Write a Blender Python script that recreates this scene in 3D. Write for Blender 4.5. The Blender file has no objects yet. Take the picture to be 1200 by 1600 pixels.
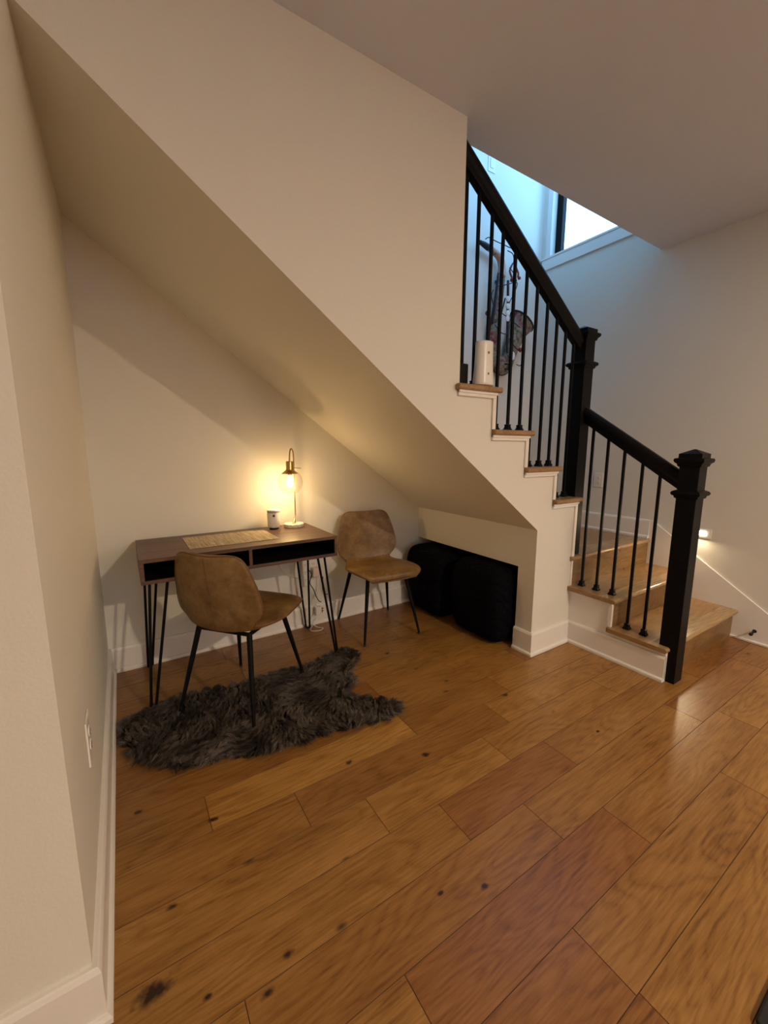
import bpy, bmesh, math, random
from mathutils import Vector, Matrix, noise
random.seed(7)
SC = bpy.context.scene
COL = SC.collection
PI = math.pi

# ---------------------------------------------------------------- camera
F_PX, YAW, PITCH, ROLL = 636.99, -0.5711, -0.1561, 0.0019
CAM = Vector((0.1347, -2.4878, 1.1906))
fw = Vector((-math.sin(YAW)*math.cos(PITCH), math.cos(YAW)*math.cos(PITCH), math.sin(PITCH)))
rt = fw.cross(Vector((0, 0, 1))).normalized(); up = rt.cross(fw)
rt, up = rt*math.cos(ROLL)+up*math.sin(ROLL), up*math.cos(ROLL)-rt*math.sin(ROLL)
cd = bpy.data.cameras.new('camera'); cam = bpy.data.objects.new('camera', cd); COL.objects.link(cam)
cd.sensor_fit = 'VERTICAL'; cd.sensor_height = 36.0; cd.sensor_width = 27.0
cd.lens = F_PX/1600*36.0; cd.clip_start = 0.02
m = Matrix((rt, up, -fw)).transposed().to_4x4(); m.translation = CAM
cam.matrix_world = m
SC.camera = cam

# ---------------------------------------------------------------- light and exposure
SC.view_settings.view_transform = 'Standard'
SC.view_settings.look = 'None'
SC.view_settings.gamma = 1.0
SC.view_settings.use_curve_mapping = False
SC.view_settings.exposure = 0.20
SKY_STRENGTH = 4.9
SKY_COLOR = (0.25, 0.56, 1.0)
world = bpy.data.worlds.new('daylight'); SC.world = world; world.use_nodes = True
bg = world.node_tree.nodes['Background']
bg.inputs[0].default_value = (*SKY_COLOR, 1); bg.inputs[1].default_value = SKY_STRENGTH
WARM = (1.0, 0.785, 0.56)
H = 2.524                                   # ceiling height
# recessed downlights of the room: (x, y, watts)
DOWNLIGHTS = [(1.75, -4.72, 92), (2.55, -3.3, 12), (0.2, -6.0, 8), (-1.8, -4.6, 3)]
BULB_W = 3.3
BULB_COLOR = (1.0, 0.65, 0.28)
STEP_W = 1.3

def lamp(name, kind, loc, watts, color, size=0.1, rot=(0, 0, 0), portal=False, size_y=None, spread=None):
    d = bpy.data.lights.new(name, kind); d.energy = watts; d.color = color
    if kind == 'AREA':
        d.shape = 'RECTANGLE' if size_y else 'DISK'; d.size = size
        if size_y: d.size_y = size_y
        if spread: d.spread = spread
        d.cycles.is_portal = portal
    else:
        d.shadow_soft_size = size
    o = bpy.data.objects.new(name, d); o.location = loc; o.rotation_euler = rot; COL.objects.link(o)
    return o
# daylight enters the stairwell through its window (portal only guides the sky light)
lamp('window_daylight_portal', 'AREA', (3.47, -0.52, 3.54), 1, (1, 1, 1), 1.5, (0, PI/2, 0), True, 0.78)

lamp('added_rear_opening_portal', 'AREA', (1.6, -6.69, 1.65), 1, (1, 1, 1), 1.0, (-PI/2, 0, 0), True, 0.7)  # unseen rear opening, added to bring in cool sky light
lamp('added_stairwell_opening_portal', 'AREA', (2.35, -1.09, 3.95), 1, (1, 1, 1), 1.5, (PI/2, 0, 0), True, 1.1)  # second stairwell opening, added high up to brighten the well
# ---------------------------------------------------------------- material helpers
def N(nt, t, **kw):
    n = nt.nodes.new(t)
    for k, v in kw.items():
        if k in n.inputs.keys(): n.inputs[k].default_value = v
        else: setattr(n, k, v)
    return n
def mat(name, color=(.8, .8, .8), rough=.5, metal=0.0, spec=.5):
    m = bpy.data.materials.new(name); m.use_nodes = True
    b = m.node_tree.nodes['Principled BSDF']
    b.inputs['Base Color'].default_value = (*color, 1); b.inputs['Roughness'].default_value = rough
    b.inputs['Metallic'].default_value = metal; b.inputs['Specular IOR Level'].default_value = spec
    return m
def ramp(nt, fac, stops):
    r = nt.nodes.new('ShaderNodeValToRGB'); e = r.color_ramp.elements
    e[0].position = stops[0][0]; e[0].color = (*stops[0][1], 1)
    e[1].position = stops[-1][0]; e[1].color = (*stops[-1][1], 1)
    for p, c in stops[1:-1]:
        x = e.new(p); x.color = (*c, 1)
    nt.links.new(fac, r.inputs[0]); return r.outputs[0]
def coords(nt, scale=(1, 1, 1), rot=(0, 0, 0), loc=(0, 0, 0)):
    tc = nt.nodes.new('ShaderNodeTexCoord'); mp = nt.nodes.new('ShaderNodeMapping')
    mp.inputs['Scale'].default_value = scale; mp.inputs['Rotation'].default_value = rot; mp.inputs['Location'].default_value = loc
    nt.links.new(tc.outputs['Object'], mp.inputs[0]); return mp.outputs[0]
def bump(nt, h, strength, dist=0.002):
    b = nt.nodes.new('ShaderNodeBump'); b.inputs['Strength'].default_value = strength; b.inputs['Distance'].default_value = dist
    nt.links.new(h, b.inputs['Height']); nt.links.new(b.outputs[0], nt.nodes['Principled BSDF'].inputs['Normal'])
def noisy(name, c1, c2, scale, rough=.6, bstr=.3, bdist=.002, stretch=(1, 1, 1), detail=4, metal=0, spec=.5):
    m = mat(name, c1, rough, metal, spec); nt = m.node_tree; P = nt.nodes['Principled BSDF']
    n = N(nt, 'ShaderNodeTexNoise', Scale=scale, Detail=detail); nt.links.new(coords(nt, stretch), n.inputs['Vector'])
    nt.links.new(ramp(nt, n.outputs['Fac'], [(.3, c1), (.7, c2)]), P.inputs['Base Color'])
    if bstr: bump(nt, n.outputs['Fac'], bstr, bdist)
    return m

M = {}
def wall_mat(name, c):
    m = mat(name, c, .62, 0, .35); nt = m.node_tree
    v = coords(nt)
    n = N(nt, 'ShaderNodeTexNoise', Scale=170.0, Detail=3.0); nt.links.new(v, n.inputs['Vector'])
    n2 = N(nt, 'ShaderNodeTexNoise', Scale=9.0, Detail=2.0); nt.links.new(v, n2.inputs['Vector'])
    ad = N(nt, 'ShaderNodeMath', operation='MULTIPLY_ADD'); nt.links.new(n2.outputs['Fac'], ad.inputs[0]); ad.inputs[1].default_value = 1.5
    nt.links.new(n.outputs['Fac'], ad.inputs[2])
    bump(nt, ad.outputs[0], .35, .0015)
    return m
M['wall'] = wall_mat('wall_paint', (.77, .75, .68))
M['ceil'] = wall_mat('ceiling_paint', (.68, .72, .80))
M['trim'] = mat('trim_paint', (.84, .81, .77), .35)
M['black'] = noisy('black_paint', (.005, .005, .006), (.008, .0075, .0075), 60, .40, .05, .001, spec=.10)
M['iron'] = mat('black_iron', (.006, .006, .007), .42, .0, .12)
M['plastic'] = mat('white_plastic', (.82, .80, .76), .3)
M['dark'] = mat('dark_slot', (.02, .02, .02), .6)

def oak(name, grain='X', planks=False, tint=1.0, rough=.33, pal=((.130, .058, .013), (.265, .132, .031), (.370, .200, .054), (.450, .262, .088))):
    """oak floor boards; grain runs along the object's X or Y axis"""
    m = mat(name, (.4, .2, .08), rough); nt = m.node_tree; P = nt.nodes['Principled BSDF']; L = nt.links
    tc = nt.nodes.new('ShaderNodeTexCoord'); vec = tc.outputs['Object']
    if planks:
        at = nt.nodes.new('ShaderNodeVertexColor'); at.layer_name = 'plank'
        sep = nt.nodes.new('ShaderNodeSeparateColor'); L.new(at.outputs['Color'], sep.inputs[0])
        off = nt.nodes.new('ShaderNodeCombineXYZ')
        for i, k in ((1, 0), (2, 1)):
            mu = N(nt, 'ShaderNodeMath', operation='MULTIPLY'); L.new(sep.outputs[i], mu.inputs[0]); mu.inputs[1].default_value = 31.0
            L.new(mu.outputs[0], off.inputs[k])
        mz = N(nt, 'ShaderNodeMath', operation='MULTIPLY'); L.new(sep.outputs[2], mz.inputs[0]); mz.inputs[1].default_value = 17.0
        L.new(mz.outputs[0], off.inputs[2])
        va = N(nt, 'ShaderNodeVectorMath', operation='ADD'); L.new(vec, va.inputs[0]); L.new(off.outputs[0], va.inputs[1]); vec = va.outputs[0]
    mp = nt.nodes.new('ShaderNodeMapping')
    if grain == 'Y': mp.inputs['Rotation'].default_value = (0, 0, PI/2)
    L.new(vec, mp.inputs[0]); vec = mp.outputs[0]
    st = nt.nodes.new('ShaderNodeMapping'); st.inputs['Scale'].default_value = (1.0, 5.5, 5.5); L.new(vec, st.inputs[0])
    # broad flame figure: contour lines of a slow stretched noise
    n1 = N(nt, 'ShaderNodeTexNoise', Scale=1.15, Detail=1.5, Roughness=.45, Distortion=.35); L.new(st.outputs[0], n1.inputs['Vector'])
    mul = N(nt, 'ShaderNodeMath', operation='MULTIPLY'); L.new(n1.outputs['Fac'], mul.inputs[0]); mul.inputs[1].default_value = 19.0
    n1b = N(nt, 'ShaderNodeTexNoise', Scale=9.0, Detail=3.0, Roughness=.6); L.new(st.outputs[0], n1b.inputs['Vector'])
    ma = N(nt, 'ShaderNodeMath', operation='MULTIPLY_ADD'); L.new(n1b.outputs['Fac'], ma.inputs[0]); ma.inputs[1].default_value = 1.1; L.new(mul.outputs[0], ma.inputs[2])
    fr = N(nt, 'ShaderNodeMath', operation='FRACT'); L.new(ma.outputs[0], fr.inputs[0])
    ring = nt.nodes.new('ShaderNodeValToRGB'); e = ring.color_ramp.elements
    e[0].position = 0; e[0].color = (.35, .35, .35, 1); e[1].position = 1; e[1].color = (.25, .25, .25, 1)
    x = e.new(.45); x.color = (.8, .8, .8, 1); x = e.new(.8); x.color = (.6, .6, .6, 1); L.new(fr.outputs[0], ring.inputs[0])
    # fine pores
    fi = nt.nodes.new('ShaderNodeMapping'); fi.inputs['Scale'].default_value = (9.0, 150.0, 150.0); L.new(vec, fi.inputs[0])
    n2 = N(nt, 'ShaderNodeTexNoise', Scale=1.0, Detail=3.0, Roughness=.6); L.new(fi.outputs[0], n2.inputs['Vector'])
    md = nt.nodes.new('ShaderNodeMapping'); md.inputs['Scale'].default_value = (1.6, 5.0, 5.0); L.new(vec, md.inputs[0])
    n3 = N(nt, 'ShaderNodeTexNoise', Scale=1.3, Detail=3.0); L.new(md.outputs[0], n3.inputs['Vector'])
    s1 = N(nt, 'ShaderNodeMath', operation='MULTIPLY'); L.new(ring.outputs[0], s1.inputs[0]); s1.inputs[1].default_value = .26
    s2 = N(nt, 'ShaderNodeMath', operation='MULTIPLY_ADD'); L.new(n2.outputs['Fac'], s2.inputs[0]); s2.inputs[1].default_value = .58; L.new(s1.outputs[0], s2.inputs[2])
    s3 = N(nt, 'ShaderNodeMath', operation='MULTIPLY_ADD'); L.new(n3.outputs['Fac'], s3.inputs[0]); s3.inputs[1].default_value = .42; L.new(s2.outputs[0], s3.inputs[2])
    t = tint
    c = ramp(nt, s3.outputs[0], [(p_, tuple(q*t for q in k_)) for p_, k_ in zip((.41, .56, .73, .90), pal)])
    if planks:
        tone = nt.nodes.new('ShaderNodeMix'); tone.data_type = 'RGBA'; tone.blend_type = 'MULTIPLY'; tone.inputs['Factor'].default_value = 1
        tr = ramp(nt, sep.outputs[0], [(0, (.74, .58, .58)), (.25, (.86, .78, .72)), (.5, (.98, .92, .84)), (.75, (1.07, 1.02, .92)), (1, (1.22, 1.18, 1.05))])
        L.new(c, tone.inputs[6]); L.new(tr, tone.inputs[7]); c = tone.outputs[2]
    # knots
    kn = nt.nodes.new('ShaderNodeMapping'); kn.inputs['Scale'].default_value = (1.7, 3.4, 3.4); L.new(vec, kn.inputs[0])
    vo = N(nt, 'ShaderNodeTexVoronoi', Scale=2.3); L.new(kn.outputs[0], vo.inputs['Vector'])
    kr = nt.nodes.new('ShaderNodeValToRGB'); e = kr.color_ramp.elements
    e[0].position = .018; e[0].color = (1, 1, 1, 1); e[1].position = .085; e[1].color = (0, 0, 0, 1); L.new(vo.outputs['Distance'], kr.inputs[0])
    mk = nt.nodes.new('ShaderNodeMix'); mk.data_type = 'RGBA'; L.new(kr.outputs[0], mk.inputs['Factor'])
    L.new(c, mk.inputs[6]); mk.inputs[7].default_value = (.07, .03, .012, 1)
    cfin = mk.outputs[2]
    if planks:
        dn = N(nt, 'ShaderNodeTexNoise', Scale=55.0, Detail=3.0); L.new(tc.outputs['Object'], dn.inputs['Vector'])
        last = None
        for kx, ky, kr_ in ((.099, -1.603, .030), (.374, -1.697, .011), (.199, -1.675, .008), (.768, -1.789, .008), (.881, -1.84, .010), (.153, -1.435, .010), (.421, -.985, .016),
                            (.777, -1.244, .012), (.292, -1.222, .013), (1.62, -1.27, .016), (1.36, -.62, .014), (.31, -1.74, .012), (1.05, -1.37, .016), (1.75, -1.66, .009), (.09, -1.06, .012)):
            sb = N(nt, 'ShaderNodeVectorMath', operation='SUBTRACT'); L.new(tc.outputs['Object'], sb.inputs[0]); sb.inputs[1].default_value = (kx, ky, 0)
            sc_ = N(nt, 'ShaderNodeVectorMath', operation='MULTIPLY'); L.new(sb.outputs[0], sc_.inputs[0]); sc_.inputs[1].default_value = (.75/kr_, 1.25/kr_, 0)
            ln = N(nt, 'ShaderNodeVectorMath', operation='LENGTH'); L.new(sc_.outputs[0], ln.inputs[0])
            if last is None: last = ln.outputs['Value']
            else:
                mn = N(nt, 'ShaderNodeMath', operation='MINIMUM'); L.new(last, mn.inputs[0]); L.new(ln.outputs['Value'], mn.inputs[1]); last = mn.outputs[0]
        jn = N(nt, 'ShaderNodeMath', operation='MULTIPLY_ADD'); L.new(dn.outputs['Fac'], jn.inputs[0]); jn.inputs[1].default_value = 1.5; L.new(last, jn.inputs[2])
        kc = ramp(nt, jn.outputs[0], [(.55, (1, 1, 1)), (1.0, (0, 0, 0))])
        ks = N(nt, 'ShaderNodeMath', operation='MULTIPLY'); L.new(jn.outputs[0], ks.inputs[0]); ks.inputs[1].default_value = .5
        kc = ramp(nt, ks.outputs[0], [(.55, (1, 1, 1)), (.72, (.55, .55, .55)), (.95, (0, 0, 0))])
        m2 = nt.nodes.new('ShaderNodeMix'); m2.data_type = 'RGBA'; L.new(kc, m2.inputs['Factor']); L.new(cfin, m2.inputs[6]); m2.inputs[7].default_value = (.030, .013, .006, 1); cfin = m2.outputs[2]
    L.new(cfin, P.inputs['Base Color'])
    rr = N(nt, 'ShaderNodeMath', operation='MULTIPLY_ADD'); L.new(n2.outputs['Fac'], rr.inputs[0]); rr.inputs[1].default_value = .2; rr.inputs[2].default_value = rough-.1
    L.new(rr.outputs[0], P.inputs['Roughness'])
    bump(nt, s2.outputs[0], .35, .0012)
    return m
M['floor'] = oak('oak_floor_boards', 'X', True)
PAL = ((.14, .072, .024), (.25, .138, .052), (.34, .20, .085), (.42, .265, .12))
M['oak_x'] = oak('oak_stair_x', 'X', pal=PAL)
M['oak_r'] = oak('oak_riser_shaded', 'X', rough=.4, pal=((.085, .042, .012), (.16, .084, .027), (.23, .13, .048), (.29, .175, .075)))  # shade on the risers painted in as a darker oak palette
M['oak_n'] = oak('oak_nosing', 'X', rough=.22, pal=((.18, .105, .045), (.29, .18, .08), (.38, .25, .12), (.46, .31, .16)))
M['oak_y'] = oak('oak_stair_y', 'Y', pal=PAL)

# ---------------------------------------------------------------- mesh helpers
def link(name, me, parent=None, material=None, smooth=False, loc=None):
    o = bpy.data.objects.new(name, me); COL.objects.link(o)
    if parent: o.parent = parent
    if material and not me.materials: me.materials.append(material)
    if smooth: me.polygons.foreach_set('use_smooth', [True]*len(me.polygons))
    if loc: o.location = loc
    return o
def obj(name, bm, material, parent=None, smooth=False, bevel=0, seg=2, loc=None, angle=None):
    bmesh.ops.recalc_face_normals(bm, faces=bm.faces[:])
    me = bpy.data.meshes.new(name); bm.to_mesh(me); bm.free()
    if smooth and angle:
        pass
    o = link(name, me, parent, material, smooth, loc)
    if bevel:
        b = o.modifiers.new('bevel', 'BEVEL'); b.width = bevel; b.segments = seg; b.limit_method = 'ANGLE'; b.angle_limit = .6
    if smooth and angle:
        me.set_sharp_from_angle(angle=angle)
    return o
def box(bm, x0, x1, y0, y1, z0, z1):
    v = [bm.verts.new(p) for p in ((x0, y0, z0), (x1, y0, z0), (x1, y1, z0), (x0, y1, z0), (x0, y0, z1), (x1, y0, z1), (x1, y1, z1), (x0, y1, z1))]
    for f in ((0, 3, 2, 1), (4, 5, 6, 7), (0, 1, 5, 4), (1, 2, 6, 5), (2, 3, 7, 6), (3, 0, 4, 7)):
        bm.faces.new([v[i] for i in f])
def B(*boxes):
    bm = bmesh.new()
    for b in boxes: box(bm, *b)
    return bm
def prism(bm, pts, axis, a, b):
    """pts: 2-D polygon; axis: 'x' -> pts are (y,z), 'y' -> (x,z), 'z' -> (x,y)"""
    def P(p, t):
        return (t, p[0], p[1]) if axis == 'x' else (p[0], t, p[1]) if axis == 'y' else (p[0], p[1], t)
    A = [bm.verts.new(P(p, a)) for p in pts]; C = [bm.verts.new(P(p, b)) for p in pts]
    bm.faces.new(A); bm.faces.new(C[::-1])
    n = len(pts)
    for i in range(n): bm.faces.new((A[i], A[(i+1) % n], C[(i+1) % n], C[i]))
    return bm
def lathe(bm, prof, c=(0, 0, 0), seg=32, sx=1, sy=1, cap=True):
    rings = []
    for r, z in prof:
        rings.append([bm.verts.new((c[0]+r*sx*math.cos(2*PI*i/seg), c[1]+r*sy*math.sin(2*PI*i/seg), c[2]+z)) for i in range(seg)])
    for a, b in zip(rings, rings[1:]):
        for i in range(seg): bm.faces.new((a[i], a[(i+1) % seg], b[(i+1) % seg], b[i]))
    if cap:
        bm.faces.new(rings[0][::-1]); bm.faces.new(rings[-1])
    return bm
def smooth_path(pts, n=6, closed=False):
    P = [Vector(p) for p in pts]; out = []
    k = len(P); rng = k if closed else k-1
    for i in range(rng):
        p0 = P[(i-1) % k] if closed or i > 0 else P[0]*2-P[1]
        p1 = P[i]; p2 = P[(i+1) % k]
        p3 = P[(i+2) % k] if closed or i+2 < k else P[-1]*2-P[-2]
        for j in range(n):
            t = j/n
            out.append(.5*((2*p1)+(p2-p0)*t+(2*p0-5*p1+4*p2-p3)*t*t+(3*p1-p0-3*p2+p3)*t**3))
    if not closed: out.append(P[-1])
    return out
def tube(bm, pts, r, seg=10, closed=False, flat=1.0, cap=True, shape=None):
    """sweep a circle (or 2-D shape) along pts; r a number or list"""
    P = [Vector(p) for p in pts]; n = len(P)
    R = r if isinstance(r, (list, tuple)) else [r]*n
    T = []
    for i in range(n):
        a = P[(i-1) % n] if closed or i > 0 else P[i]
        b = P[(i+1) % n] if closed or i < n-1 else P[i]
        T.append((b-a).normalized())
    ref = Vector((0, 0, 1)) if abs(T[0].z) < .9 else Vector((1, 0, 0))
    u = (ref-T[0]*ref.dot(T[0])).normalized(); rings = []
    for i in range(n):
        u = (u-T[i]*u.dot(T[i])).normalized(); w = T[i].cross(u)
        if shape:
            rings.append([bm.verts.new(P[i]+u*(s[1])+w*(s[0])) for s in shape])
        else:
            rings.append([bm.verts.new(P[i]+(u*math.cos(2*PI*k/seg)+w*math.sin(2*PI*k/seg)*flat)*R[i]) for k in range(seg)])
    m_ = len(rings[0])
    for i in range(n if closed else n-1):
        a, b = rings[i], rings[(i+1) % n]
        for k in range(m_): bm.faces.new((a[k], a[(k+1) % m_], b[(k+1) % m_], b[k]))
    if not closed and cap:
        bm.faces.new(rings[0][::-1]); bm.faces.new(rings[-1])
    return bm
def struct(name, bm, m_, **kw):
    o = obj(name, bm, m_, **kw); o['kind'] = 'structure'; return o
def tag(o, label, cat, group=None, kind=None):
    o['label'] = label; o['category'] = cat
    if group: o['group'] = group
    if kind: o['kind'] = kind
    return o
def thing(name, label, cat, loc=(0, 0, 0), rz=0, group=None):
    o = bpy.data.objects.new(name, None); COL.objects.link(o); o.location = loc; o.rotation_euler = (0, 0, rz)
    o.empty_display_size = .1
    return tag(o, label, cat, group)
def copy_tree(o, parent=None):
    c = o.copy(); COL.objects.link(c); c.parent = parent
    for ch in list(o.children): copy_tree(ch, c)
    return c

# ================================================================ SETTING
XR = 3.349; XS = 2.406; XK = 2.054; YF = -1.079; YI = -0.963; XW = 1.44; YC = -1.586
Z1, Z2, Z3, Z4, Z5, Z6, Z7, Z8 = .185, .356, .541, .722, .903, 1.090, 1.279, 1.475
KZ = .738; SL = .726; TT = .026
WELL = 4.9

# floor: oak boards in rows along X
def floor_mesh():
    bm = bmesh.new(); lay = bm.loops.layers.color.new('plank')
    known = {  # row lower y -> joints x and tones of the boards between them
        -2.183: ([-.4, .994, 1.92], {-.4: .18, .994: .5, 1.92: .6}), -2.030: ([-.35, .585, 1.40, 2.35], {.585: .02, 1.40: .5, -.35: .8}),
        -1.877: ([-.55, .266, 1.188, 2.20], {.266: .45, 1.188: .6, -.55: .8}),
        -1.724: ([.02, .945, 1.503, 2.6], {.945: .05, .02: .62, 1.503: .55}),
        -1.571: ([-.2, .748, 1.308, 2.1], {-.2: .7, .748: .75, 1.308: .72}),
        -1.418: ([-.6, .55, 1.48, 2.5], {-.6: .62, .55: .42, 1.48: .8}),
        -1.265: ([-.5, .283, 1.09, 1.665, 2.4], {.283: 1.0, 1.09: .5, 1.665: .75, -.5: .6})}
    rows = []; y = -2.183
    ys = [-2.183+.153*k for k in range(-29, 15)]
    rr = random.Random(11)
    for k in range(-29, 15):
        y0 = -2.183+.153*k; y1 = y0+.153
        key = min(known, key=lambda q: abs(q-y0)) if k >= 0 and k <= 6 else None
        xs = [-3.0]; tones = None
        if key is not None: J, tones = known[key]; J = list(J)
        else: J = [rr.uniform(-.9, .2)]
        j0 = J[0]-rr.uniform(.9, 1.6)
        while j0 > -2.9: J.insert(0, j0); j0 -= rr.uniform(.7, 1.6)
        while J[-1]+.6 < XR: J.append(J[-1]+rr.choice([.62, .8, .95, 1.2, 1.5]))
        J = [x for x in J if -2.95 < x < XR-.05]
        xs += J+[XR]
        for a, b in zip(xs, xs[1:]):
            tone = (tones or {}).get(a, None)
            if tone is None: tone = rr.choice([.3, .45, .5, .5, .55, .6, .65, .75])
            r1, r2 = rr.random(), rr.random()
            g = .0010
            v = [bm.verts.new(p) for p in ((a+g, y0+g, 0), (b-g, y0+g, 0), (b-g, y1-g, 0), (a+g, y1-g, 0))]
            f = bm.faces.new(v)
            for l in f.loops: l[lay] = (tone, r1, r2, 1)
            # micro bevel down into the seam
            w = [bm.verts.new(p) for p in ((a, y0, -.0015), (b, y0, -.0015), (b, y1, -.0015), (a, y1, -.0015))]
            for i in range(4):
                f = bm.faces.new((w[i], w[(i+1) % 4], v[(i+1) % 4], v[i]))
                f.material_index = 1
    return bm
fl = floor_mesh()
flo = struct('floor', fl, M['floor']); flo.data.materials.append(mat('board_seam', (.085, .040, .012), .6))
struct('floor.001', B((-3.1, XR+.1, -6.7, .1, -.12, -.004)), M['dark'])

# walls
struct('wall_back', B((-3.1, XR+.12, 0, .12, -.02, WELL)), M['wall'])
struct('wall_left', B((-.12, 0, YC, 0, -.02, H+.05)), M['wall'])
struct('wall_front_left', B((-3.1, -.12, YC, YC+.12, -.02, H+.05)), M['wall'])
struct('wall_far_left', B((-3.1, -3.0, -6.7, YC, -.02, H+.05)), M['wall'])
struct('wall_rear', B((-3.1, 1.1, -6.7, -6.6, -.02, H+.05), (2.1, XR+.12, -6.7, -6.6, -.02, H+.05), (1.1, 2.1, -6.7, -6.6, -.02, 1.3), (1.1, 2.1, -6.7, -6.6, 2.0, H+.05)), M['wall'])  # the gap in this wall is added to let in cool fill light
WY0, WY1, WZ0, WZ1 = -.92, -.092, 2.79, 4.3
struct('wall_right', B((XR, XR+.12, -6.7, 0, -.02, WZ0), (XR, XR+.12, -6.7, WY0, WZ0, WELL), (XR, XR+.12, WY1, 0, WZ0, WELL),
                       (XR, XR+.12, WY0, WY1, WZ1, WELL)), M['wall'])
bm = bmesh.new()
TB = TT
prism(bm, [(XK, 0), (XS, 0), (XS, Z5-TB), (2.185, Z5-TB), (2.185, Z6-TB), (1.926, Z6-TB), (1.926, Z7-TB), (1.671, Z7-TB), (1.671, Z8-TB),
           (XW, Z8-TB), (XW, H), (0, H), (0, KZ+SL*XK), (XK, KZ)], 'y', YF, YI)
struct('wall_stair', bm, M['wall'])
struct('ceiling_sloped', prism(bmesh.new(), [(0, KZ+SL*XK), (XK, KZ), (XK, KZ+.04), (0, KZ+SL*XK+.04)], 'y', YI, 0), M['wall'])
struct('wall_closet', B((XK, XK+.1, YI, 0, .504, KZ+.02)), M['wall'])
struct('wall_closet_inner', B((2.75, 2.8, YI, 0, 0, .5), (XS, 2.8, YI, YI+.03, 0, .5)), M['wall'])
struct('ceiling_closet', B((XK+.1, 2.8, YI, 0, .504, .515)), M['wall'])
struct('ceiling', B((-3.1, XR, -6.7, -.969, H, H+.06)), M['ceil'])
struct('wall_stairwell_front', B((-3.1, 1.6, -1.07, -.969, H+.06, WELL), (3.1, XR, -1.07, -.969, H+.06, WELL), (1.6, 3.1, -1.07, -.969, H+.06, 3.4), (1.6, 3.1, -1.07, -.969, 4.5, WELL)), M['wall'])  # high gap added so more sky light reaches the stairwell
struct('wall_stairwell_left', B((-1.6, -1.5, -.969, 0, 1.9, WELL)), M['wall'])
struct('ceiling_stairwell', B((-3.1, XR+.12, -1.07, .1, WELL, WELL+.05)), M['ceil'])

# baseboards with shoe moulding
BH = .135
def base_profile(): return [(0, 0), (.026, 0), (.026, .012), (.022, .018), (.016, .02), (.016, BH-.012), (.012, BH-.003), (.009, BH), (0, BH)]
def baseboard(name, a, b, nrm, z=0, ma=0, mb=0):
    """a, b: wall-foot end points (x, y); nrm: unit normal into the room; ma/mb: mitre (+1 outside, -1 inside)"""
    bm = bmesh.new(); a = Vector(a); b = Vector(b); n = Vector(nrm); d = (b-a).normalized()
    A = []; C = []
    for o_, h in base_profile():
        pa = a+n*o_-d*o_*ma; pb = b+n*o_+d*o_*mb
        A.append(bm.verts.new((pa.x, pa.y, z+h))); C.append(bm.verts.new((pb.x, pb.y, z+h)))
    bm.faces.new(A); bm.faces.new(C[::-1]); k = len(A)
    for i in range(k): bm.faces.new((A[i], A[(i+1) % k], C[(i+1) % k], C[i]))
    return struct(name, bm, M['trim'])
baseboard('baseboard_back', (0, 0), (2.75, 0), (0, -1), ma=-1)
baseboard('baseboard_left', (0, YC), (0, 0), (1, 0), ma=1, mb=-1)
baseboard('baseboard_front_left', (-3, YC), (0, YC), (0, -1), ma=-1, mb=1)
baseboard('baseboard_column', (XK, YI), (XK, YF), (-1, 0), ma=0, mb=1)
baseboard('baseboard_column_front', (XK, YF), (XS, YF), (0, -1), ma=1, mb=-1)
baseboard('baseboard_stair_side', (XS, YF), (XS, -1.633), (-1, 0), ma=-1, mb=0)
baseboard('baseboard_right', (XR, -1.88), (XR, -6.6), (-1, 0))
baseboard('baseboard_landing', (XR, 0), (XR, YF), (-1, 0), z=Z3)
# sloped skirt on the right wall beside the lower flight
bm = prism(bmesh.new(), [(-1.079, .14), (-1.079, .676), (-1.100, .672), (-1.880, .135), (-1.95, .135), (-1.95, 0), (-1.60, 0)], 'x', XR-.011, XR)
struct('trim_1', bm, M['trim'], bevel=.002)
struct('trim_2', B((XR-.022, XR-.0105, -1.95, -1.60, 0, .016)), M['trim'], bevel=.004)
# casing strips that follow the steps of the upper flight
bx = []
for xl, xr_, z in ((XW-.012, 1.671, Z8), (1.655, 1.926, Z7), (1.91, 2.185, Z6), (2.17, XS, Z5)):
    zt = z-TB
    bx.append((xl, xr_, YF-.012, YF, zt-.026, zt)); bx.append((xl, xr_+.003, YF-.018, YF, zt-.012, zt))
for xr_, zb, zt in ((1.671, Z7, Z8), (1.926, Z6, Z7), (2.185, Z5, Z6), (XS, Z3, Z5)):
    bx.append((xr_-.02, xr_+.003, YF-.010, YF, zb, zt-TB-.012))
struct('trim_3', B(*bx), M['trim'], bevel=.002)
# side of the lower flight
bm = bmesh.new()
prism(bm, [(YF, 0), (-1.633, 0), (-1.633, Z1-TB), (-1.343, Z1-TB), (-1.343, Z2-TB), (YF, Z2-TB)], 'x', XS, XS+.03)
struct('wall_stair_side', bm, M['trim'])
struct('trim_4', B((XS-.012, XS, -1.633, -1.343, Z1-TB-.016, Z1-TB), (XS-.008, XS, -1.633, -1.613, .01, Z1-TB-.016),
                   (XS-.012, XS, -1.343, YF, Z2-TB-.018, Z2-TB), (XS-.010, XS+.008, -1.3455, -1.325, Z1, Z2-TB-.018),
                   (XS-.010, XS+.008, -1.0815, YF-.001, Z2, Z3-TB)), M['trim'], bevel=.002)

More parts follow.
